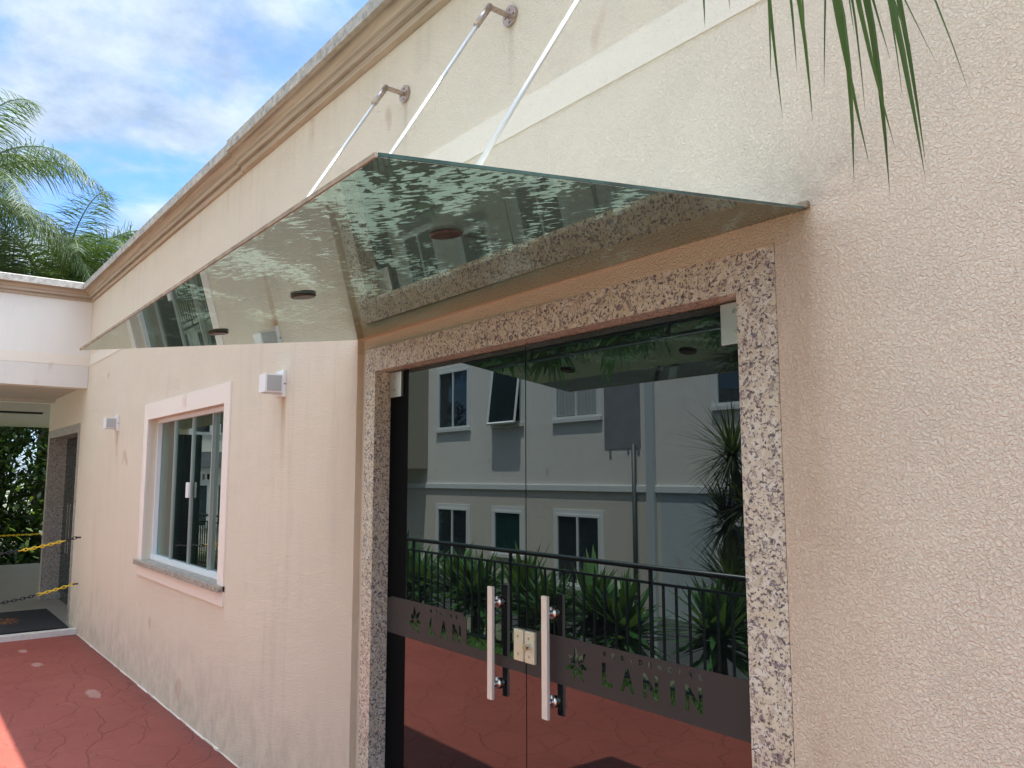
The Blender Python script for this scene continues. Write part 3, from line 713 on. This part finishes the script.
# ------------------------------------------------------------------ railing
RY = -2.83
rl = thing('railing', (-8, RY, 0), 'dark green metal railing with thin upright bars along the walkway edge', 'railing')
MB().tube([(-20, RY, .925), (2, RY, .925)], .021, 12).build('top_rail', M['rail'], rl, True)
MB().box(-20, 2, RY - .012, RY + .012, .80, .82).build('middle_rail', M['rail'], rl)
MB().box(-20, 2, RY - .012, RY + .012, .06, .08).build('bottom_rail', M['rail'], rl)
k = 0; x = -11.9; nb = 0
while x < -1.2 and nb < 95:
    if nb % 14 != 5:
        MB().box(x - .008, x + .008, RY - .008, RY + .008, .08, .80).build('bar', M['rail'], rl)
    nb += 1; x += .125
s = MB(); x = -19.9
while x < -12: s.box(x - .008, x + .008, RY - .008, RY + .008, .08, .80); x += .125
x = -1.2
while x > -1.3 and x < 2: s.box(x - .008, x + .008, RY - .008, RY + .008, .08, .80); x += .125
tag(s.build('bars_beyond', M['rail'], rl), kind='stuff')
for i in range(12):
    x = -11.9 + .125 * 5 - 1.75 * 4 + i * 1.75
    MB().box(x - .012, x + .012, RY - .012, RY + .012, -.1, .905).build('post', M['rail'], rl)

# ------------------------------------------------------------------ sword-leaved plants behind the railing
def sword_plant(x, y, z0, zc_, r, label, seed, n=90):
    rg = random.Random(seed)
    t_ = thing('sword_leaved_plant', (x, y, z0), label, 'plant', 'sword leaved plants behind the railing')
    st = MB(); lf = MB()
    tops = [(x + rg.uniform(-.07, .07), y + rg.uniform(-.06, .06), zc_ + rg.uniform(-.06, .08)) for _ in range(3)]
    for tp in tops: st.tube([(x + (tp[0] - x) * .3, y, z0), ((x + tp[0]) / 2 + rg.uniform(-.04, .04), (y + tp[1]) / 2, (z0 + zc_) / 2), tp], [.04, .03, .028], 8)
    for tp in tops:
        for i in range(n // 2):
            a = rg.uniform(0, 6.283); el = rg.uniform(.0, 1.35) if rg.random() < .85 else rg.uniform(-.4, 0)
            d = (math.cos(a) * math.cos(el), math.sin(a) * math.cos(el), math.sin(el))
            lf.leaf((tp[0], tp[1], tp[2] + rg.uniform(-.05, .06)), d, r * rg.uniform(.75, 1.2), rg.uniform(.055, .085), .3, segs=4)
    lf.build('leaves', M['agave'], t_); st.build('stems', M['bark'], t_, True)
plants = [(-9.6, .95), (-9.0, 1.), (-8.35, .98), (-7.75, 1.0), (-7.15, .95), (-6.55, .98), (-5.95, .96), (-5.4, 1.0), (-4.95, .9), (-4.05, .97)]
where = ['leftmost of all, nearest the porch', 'second from the left end of the row', 'third from the left end of the row', 'just left of the left door handle as reflected', 'behind the left door handle as reflected', 'behind the lock plate as reflected',
         'just right of the right door handle as reflected', 'second to the right of the right door handle as reflected', 'last one before the gap by the dark downpipe', 'standing alone right of the dark downpipe']
for i, ((x, hgt), wh) in enumerate(zip(plants, where)):
    sword_plant(x, RY - .42 - .12 * (i % 2), -.30, .28 + (hgt - .95) * .5, .52, 'green sword leaved plant, ' + wh, 100 + i)

# ------------------------------------------------------------------ dracaenas
def head(m, c, r, n, rg, updir=(0, 0, 1), w=.019):
    u = Vector(updir).normalized()
    for i in range(n):
        d = Vector((rg.gauss(0, 1), rg.gauss(0, 1), rg.gauss(0, 1))).normalized() + u * .45
        m.leaf(Vector(c) + Vector((rg.gauss(0, .02), rg.gauss(0, .02), rg.gauss(0, .03))), d, r * rg.uniform(.7, 1.1), w, .25, segs=3)
def dracaena(x, y, heads, label, seed):
    rg = random.Random(seed); t_ = thing('dracaena', (x, y, -1.2), label, 'plant', 'spiky dracaenas behind the railing')
    st, lf = MB(), MB()
    for (hx, hy, hz, r) in heads:
        st.tube([(x, y, -1.25), (x + (hx - x) * .15, y, -.2), (x + (hx - x) * .5, (y + hy) / 2, (hz - .2) * .55), (hx, hy, hz)], [.045, .035, .024, .016], 8)
        head(lf, (hx, hy, hz), r, 210, rg, (hx - x, hy - y, .7))
    lf.build('leaves', M['drac'], t_); st.build('stems', M['bark'], t_, True)
dracaena(-3.75, -4.03, [(-4.36, -4.0, 1.80, .56), (-4.50, -4.1, 1.24, .48), (-4.20, -3.95, 1.38, .42)], 'spiky dracaena with three heads beside the pale downpipe, reflected in the right door', 5)
dracaena(-3.95, -3.75, [(-4.22, -3.75, .72, .50), (-3.8, -3.7, .95, .42)], 'shorter spiky dracaena just behind the railing, its head at rail height', 6)

# ------------------------------------------------------------------ apartment building opposite
FYA = -7.83
ap = thing('apartment_building', (-15, FYA - 4, -1.25), 'pale grey apartment block facing the entrance, reflected in the glass doors', 'building')
X0, X1 = -38, 2
H = 9.5
MB().box(X0, X1, FYA - 8, FYA, 1.40, H).build('upper_wall', M['apart'], ap)
MB().box(X0, -8.90, FYA - 8, FYA + .0, -1.25, 1.398).build('lower_wall', M['apartlow'], ap)
MB().box(-8.60, X1, FYA - 8, FYA - .0, -1.25, 1.398).build('lower_wall', M['apartblue'], ap)
MB().box(-8.90, -8.60, FYA - 8, FYA - .001, -1.25, 1.398).build('lower_wall', M['apartlow'], ap)
MB().box(X0, X1, FYA, FYA + .035, 1.36, 1.47).build('string_course', M['apartwhite'], ap, bevel=.01)
MB().box(X0, X1, FYA, FYA + .03, -1.25, -.55).build('plinth', M['cement'], ap)
MB().box(X0, X1, FYA - 8.1, FYA + .25, H, H + .2).build('roof', M['cement'], ap)
MB().box(-8.84, -8.68, FYA, FYA + .07, -1.2, H).build('pale_downpipe', M['pipe'], ap)
MB().tube([(-9.12, FYA + .05, -1.2), (-9.12, FYA + .05, 2.15)], .035, 10).build('dark_downpipe', M['darkpipe'], ap, True)
# grey patch with a ragged lower edge
cp = MB().box(-9.83, -9.0, FYA, FYA + .008, 2.08, 3.9)
for (xa, wd, zz_) in ((-9.72, .05, 1.92), (-9.3, .04, 1.98), (-9.08, .06, 1.97)): cp.box(xa, xa + wd, FYA, FYA + .007, zz_, 2.09)
cp.build('ragged_patch', M['cement'], ap)
def apt_window(x0, x1, z0, z1, kind, par=None, ang=0):
    par = par or ap; tr = .085; x0 -= .04; x1 += .04
    w_ = MB()
    for a in ((x0 - tr, x1 + tr, z1, z1 + tr), (x0 - tr, x0, z0, z1), (x1, x1 + tr, z0, z1)):
        w_.box(a[0], a[1], FYA, FYA + .015, a[2], a[3])
    wo = w_.build('window', M['apartwhite'], par)
    MB().box(x0 - tr, x1 + tr, FYA, FYA + .05, z0 - .07, z0 - .001).build('sill', M['apartwhite'], wo)
    MB().box(x0, x1, FYA + .001, FYA + .004, z0, z1).build('pane', M['greenglass'] if kind == 'green' else M['farglass'], wo)
    f = MB(); e = .04
    f.box(x0, x1, FYA + .004, FYA + .03, z0, z0 + e); f.box(x0, x1, FYA + .004, FYA + .03, z1 - e, z1)
    for xx in ((x0, x0 + e), (x1 - e, x1), ((x0 + x1) / 2 - .02, (x0 + x1) / 2 + .02)):
        f.box(xx[0], xx[1], FYA + .0045, FYA + .029, z0 + e, z1 - e) if kind != 'green' or xx[0] in (x0, x1 - e) else None
    f.build('window_frame', M['apartwhite'], wo)
    if kind == 'curtain':
        c_ = MB(); drape(c_, x0 + .05, x1 - .05, FYA + .012, z0 + .05, z1 - .05, 40, .006); c_.build('curtain', M['farcurtain'], wo)
    if kind == 'awning':
        zt = z1; L = z1 - z0; a = R(7)
        d = Vector((0, math.sin(a), -math.cos(a)))
        s_ = MB(); e = .045
        A = Vector((x0, FYA + .03, zt)); B = Vector((x1, FYA + .03, zt)); C = B + d * L; D = A + d * L
        nn = Vector((0, math.cos(a), math.sin(a))) * .03
        for (p, q) in ((A, B), (B, C), (C, D), (D, A)):
            s_.tube([p, q], .028, 4)
        s_.build('awning_frame', M['apartwhite'], wo)
        g_ = MB(); g_.quad(A, B, C, D); g_.build('awning_pane', M['farglass'], wo)
cols = [(-15.03, -13.95, 'n'), (-12.95, -12.15, 'a'), (-11.05, -10.0, 'c'), (-7.42, -6.3, 'n'), (-4.6, -3.5, 'c'),
        (-19.5, -18.4, 'n'), (-22.3, -21.2, 'n'), (-25.3, -24.5, 'a'), (-28.3, -27.2, 'c'), (-31.5, -30.4, 'n'), (-35, -33.9, 'n')]
for (x0, x1, k) in cols:
    apt_window(x0, x1, 2.66, 3.93, {'n': 'n', 'a': 'awning', 'c': 'curtain'}[k])
    apt_window(x0, x1, -.28 if k != 'a' else .12, .95, {'n': 'n', 'a': 'green', 'c': 'n'}[k])
    apt_window(x0, x1, 5.4, 6.65, 'n')
MB().box(-17.9, -15.52, FYA + .0005, FYA + .55, 1.80, H).build('projecting_bay', M['apartbay'], ap)

# second block beyond the porch, seen only in the window's reflection
ap2 = thing('apartment_building', (-29, -8, -1.25), 'white apartment block beyond the porch, reflected in the sliding window', 'building')
MB().box(-34, -24, -7.5, -4.0, -1.25, 8.6).build('wall', M['apart'], ap2)
MB().box(-34.2, -23.8, -7.6, -3.85, 8.6, 8.8).build('roof', M['cement'], ap2)
MB().box(-24, -23.93, -7.5, -4.0, 1.9, 2.35).build('string_course', M['cement'], ap2)
for yy in (-4.55, -5.35, -6.1, -6.9):
    for zz_ in (.2, 2.9, 5.6):
        wo = MB().box(-24, -23.985, yy - .30, yy + .30, zz_ - .05, zz_ + 1.25).build('window', M['apartwhite'], ap2)
        MB().box(-23.985, -23.98, yy - .22, yy + .22, zz_ + .03, zz_ + 1.17).build('pane', M['farglass'], wo)

# ------------------------------------------------------------------ palms beyond the wing
def frond(m, base, az, el, L, rg, nl=80, lw=.020, ll=.95, droop=1.9, plume=.6):
    p = Vector(base); d = Vector((math.cos(az) * math.cos(el), math.sin(az) * math.cos(el), math.sin(el)))
    n = nl; pts = [p.copy()]; st = L / n
    for i in range(n):
        s = i / n
        sd = d.cross(Vector((0, 0, 1))).normalized()
        upv = sd.cross(d).normalized()
        if s > .12:
            l = ll * math.sin(math.pi * min(1, .18 + .82 * (1 - abs(s - .45) / .6))) if s > .5 else ll * (.6 + .4 * s / .5)
            l = ll * max(.28, 1 - ((s - .45) / .62) ** 2)
            for sg in (-1, 1):
                for q in range(2):
                    a = rg.uniform(-plume, plume)
                    dd = (sd * sg * math.cos(a) + upv * math.sin(a)) * .8 + d * rg.uniform(.35, .75)
                    m.leaf(p + d * rg.uniform(0, st), dd, l * rg.uniform(.8, 1.1), lw, rg.uniform(.5, 1.3), side=d, segs=3)
        d = (d + Vector((0, 0, -droop / n * (.35 + 1.3 * s)))).normalized(); p = p + d * st; pts.append(p.copy())
    return pts
def palm(x, y, h, nf, L, label, seed, lean=(0, 0), azs=None):
    rg = random.Random(seed); t_ = thing('palm_tree', (x, y, -1.25), label, 'palm tree', 'palm trees behind the porch wing')
    tx, ty = x + lean[0], y + lean[1]
    MB().tube([(x, y, -1.25), (x + lean[0] * .3, y + lean[1] * .3, h * .5), (tx, ty, h)], [.17, .14, .12], 14).build('trunk', M['bark'], t_, True)
    m = MB(); rb = MB()
    for i in range(nf):
        az = (azs[i] if azs and i < len(azs) else i * 2.399 + rg.uniform(-.2, .2)); el = rg.uniform(.1, 1.25)
        pts = frond(m, (tx, ty, h + .1), az, el, L * rg.uniform(.85, 1.1), rg)
        rb.tube(pts[::4], [.03 - .026 * k / len(pts[::4]) for k in range(len(pts[::4]))], 5)
    m.build('crown', M['palmleaf'], t_); rb.build('frond_stalks', M['stalk'], t_, True)
palm(-20.2, -1.25, 7.3, 26, 3.8, 'tall feathery palm with drooping fronds at the left edge, above the porch roof', 11)
palm(-21.5, 1.2, 5.5, 26, 3.6, 'lower feathery palm right behind the porch cornice', 12)
palm(-24.5, .6, 6.0, 24, 3.8, 'pale green feathery palm partly hidden low behind the porch roof', 13)

# near palm whose leaf tips hang into the top right
npt = thing('palm_plant', (.9, -.75, 0), 'palm with long narrow green leaf tips hanging in front of the wall at top right', 'palm tree')
m = MB(); rg = random.Random(21); yl = -.33
KX, KZ = 1, 1
def wallpt(px, py, y):
    d = fw * 798.5 + rt * (px - 512) - up * (py - 384); t = (y + 1.675) / d.y
    return Vector((d.x * t, y, 1.62 + d.z * t))
tips = [((768, 0), (771, 83), .7), ((770, 0), (783, 121), .8), ((788, 0), (797, 74), .7), ((792, 0), (813, 126), 1.), ((827, 0), (824, 96), .5), ((821, 0), (854, 185), 1.5), ((837, 0), (870, 168), 1.3),
        ((856, 0), (890, 197), 1.5), ((862, 0), (896, 152), 1.1), ((873, 0), (891, 62), .8), ((880, 0), (926, 182), 1.6), ((891, 0), (926, 166), 1.2), ((894, 0), (912, 50), 1.), ((915, 0), (972, 101), .6),
        ((704, 0), (705, 29), .6), ((729, 0), (730, 11), .6), ((850, 0), (855, 38), .7), ((905, 0), (940, 70), .5), ((882, 0), (903, 100), .6), ((844, 0), (866, 120), .6), ((868, 0), (884, 110), .6), ((800, 0), (806, 60), .5)]
rach = []
for (a, b_, wd) in tips:
    yy = yl + rg.uniform(-.06, .05)
    A, B = wallpt(*a, yy), wallpt(*b_, yy); d = (B - A)
    zt = 2.78 + rg.uniform(-.03, .03)
    base = A + d.normalized() * ((zt - A.z) / d.normalized().z) * .85; base.z = zt
    full = (B - base); L = full.length; sd = rt.copy(); w = .0056 * wd; n = 6; i0 = len(m.v)
    bow = Vector((full.z, 0, -full.x)).normalized() * L * rg.uniform(-.05, .02)
    for k in range(n + 1):
        s = k / n; p = base.lerp(B, s) + bow * math.sin(math.pi * s); ww = w * (.5 + .5 * min(1, s * 4)) * (1 - s ** 2.2) / 1.0
        m.v += [tuple(p - sd * ww), tuple(p + Vector((0, .55 * ww, 0))), tuple(p + sd * ww)] if k < n else [tuple(p)]
    for k in range(n - 1):
        for q in (0, 1): m.f.append((i0 + 3 * k + q, i0 + 3 * k + q + 1, i0 + 3 * k + q + 4, i0 + 3 * k + q + 3))
    for q in (0, 1): m.f.append((i0 + 3 * n - 3 + q, i0 + 3 * n - 2 + q, i0 + 3 * n))
    rach.append(base)
rach.sort(key=lambda v: v.x)
rb = MB(); c0 = Vector((.75, -.70, 2.5)); pts = [c0, Vector((.35, -.55, 2.93)), Vector((-.15, -.42, 3.0)), Vector((-.55, -.36, 2.9)), Vector((-.85, -.33, 2.82)), Vector((-1.1, -.33, 2.80))]
rb.tube(pts, [.014, .011, .009, .007, .005, .003], 8)
for az, el in ((.2, .9), (1.0, 1.1), (-.9, .8), (-1.6, 1.0), (2.0, 1.2)):
    pts = frond(m, c0, az, el, 1.6, rg, 26, .022, .5, 1.4, .3); rb.tube(pts[::3], .008, 6)
m.build('leaves', M['nearleaf'], npt); rb.build('stalks', M['stalk'], npt, True)
MB().tube([(.9, -.75, 0), (.86, -.73, 1.3), (.75, -.70, 2.5)], [.09, .07, .05], 14).build('trunk', M['bark'], npt, True)

# ------------------------------------------------------------------ hedge trees beyond the porch
def bush(x, y, z0, z1, rx, ry, n, label, seed, leafsz=.17):
    rg = random.Random(seed); t_ = thing('shade_tree', (x, y, z0), label, 'tree', 'leafy trees beyond the porch')
    m = MB()
    clumps = [(x + rg.uniform(-rx, rx), y + rg.uniform(-ry, ry), rg.uniform(z0 + .4, z1), rg.uniform(.35, .8)) for _ in range(60)]
    for i in range(n):
        cx, cy, cz, r = rg.choice(clumps); d = Vector((rg.gauss(0, 1), rg.gauss(0, 1), rg.gauss(0, 1))).normalized() * r * rg.uniform(.5, 1)
        u = Vector((rg.gauss(0, 1), rg.gauss(0, 1), rg.gauss(0, .6)))
        m.leaf(Vector((cx, cy, cz)) + d, u, leafsz * rg.uniform(.7, 1.3), leafsz * .5, .3, segs=2)
    m.build('crown', M['hedge'], t_)
    tr = MB().tube([(x, y, z0), (x + .1, y, (z0 + z1) / 2), (x, y + .1, z1)], [.13, .09, .03], 10)
    for k in range(6):
        cx, cy, cz, r = clumps[k]; tr.tube([(x, y, z0 + .8 + .2 * k), ((x + cx) / 2, (y + cy) / 2, (z0 + cz) / 2 + .4), (cx, cy, cz)], [.05, .03, .012], 6)
    tr.build('trunk', M['bark'], t_, True)
bush(-20.0, -1.1, -1.2, 3.2, .9, 1.0, 9000, 'dark leafy tree beyond the porch, leftmost', 31)
bush(-20.6, 1.3, -1.2, 3.2, 1.0, 1.1, 9000, 'dark leafy tree beyond the porch, beside the porch door', 32)
bush(-23.5, .4, -1.2, 4.0, 1.2, 2.2, 20000, 'farther leafy tree showing between the two dark ones', 33)
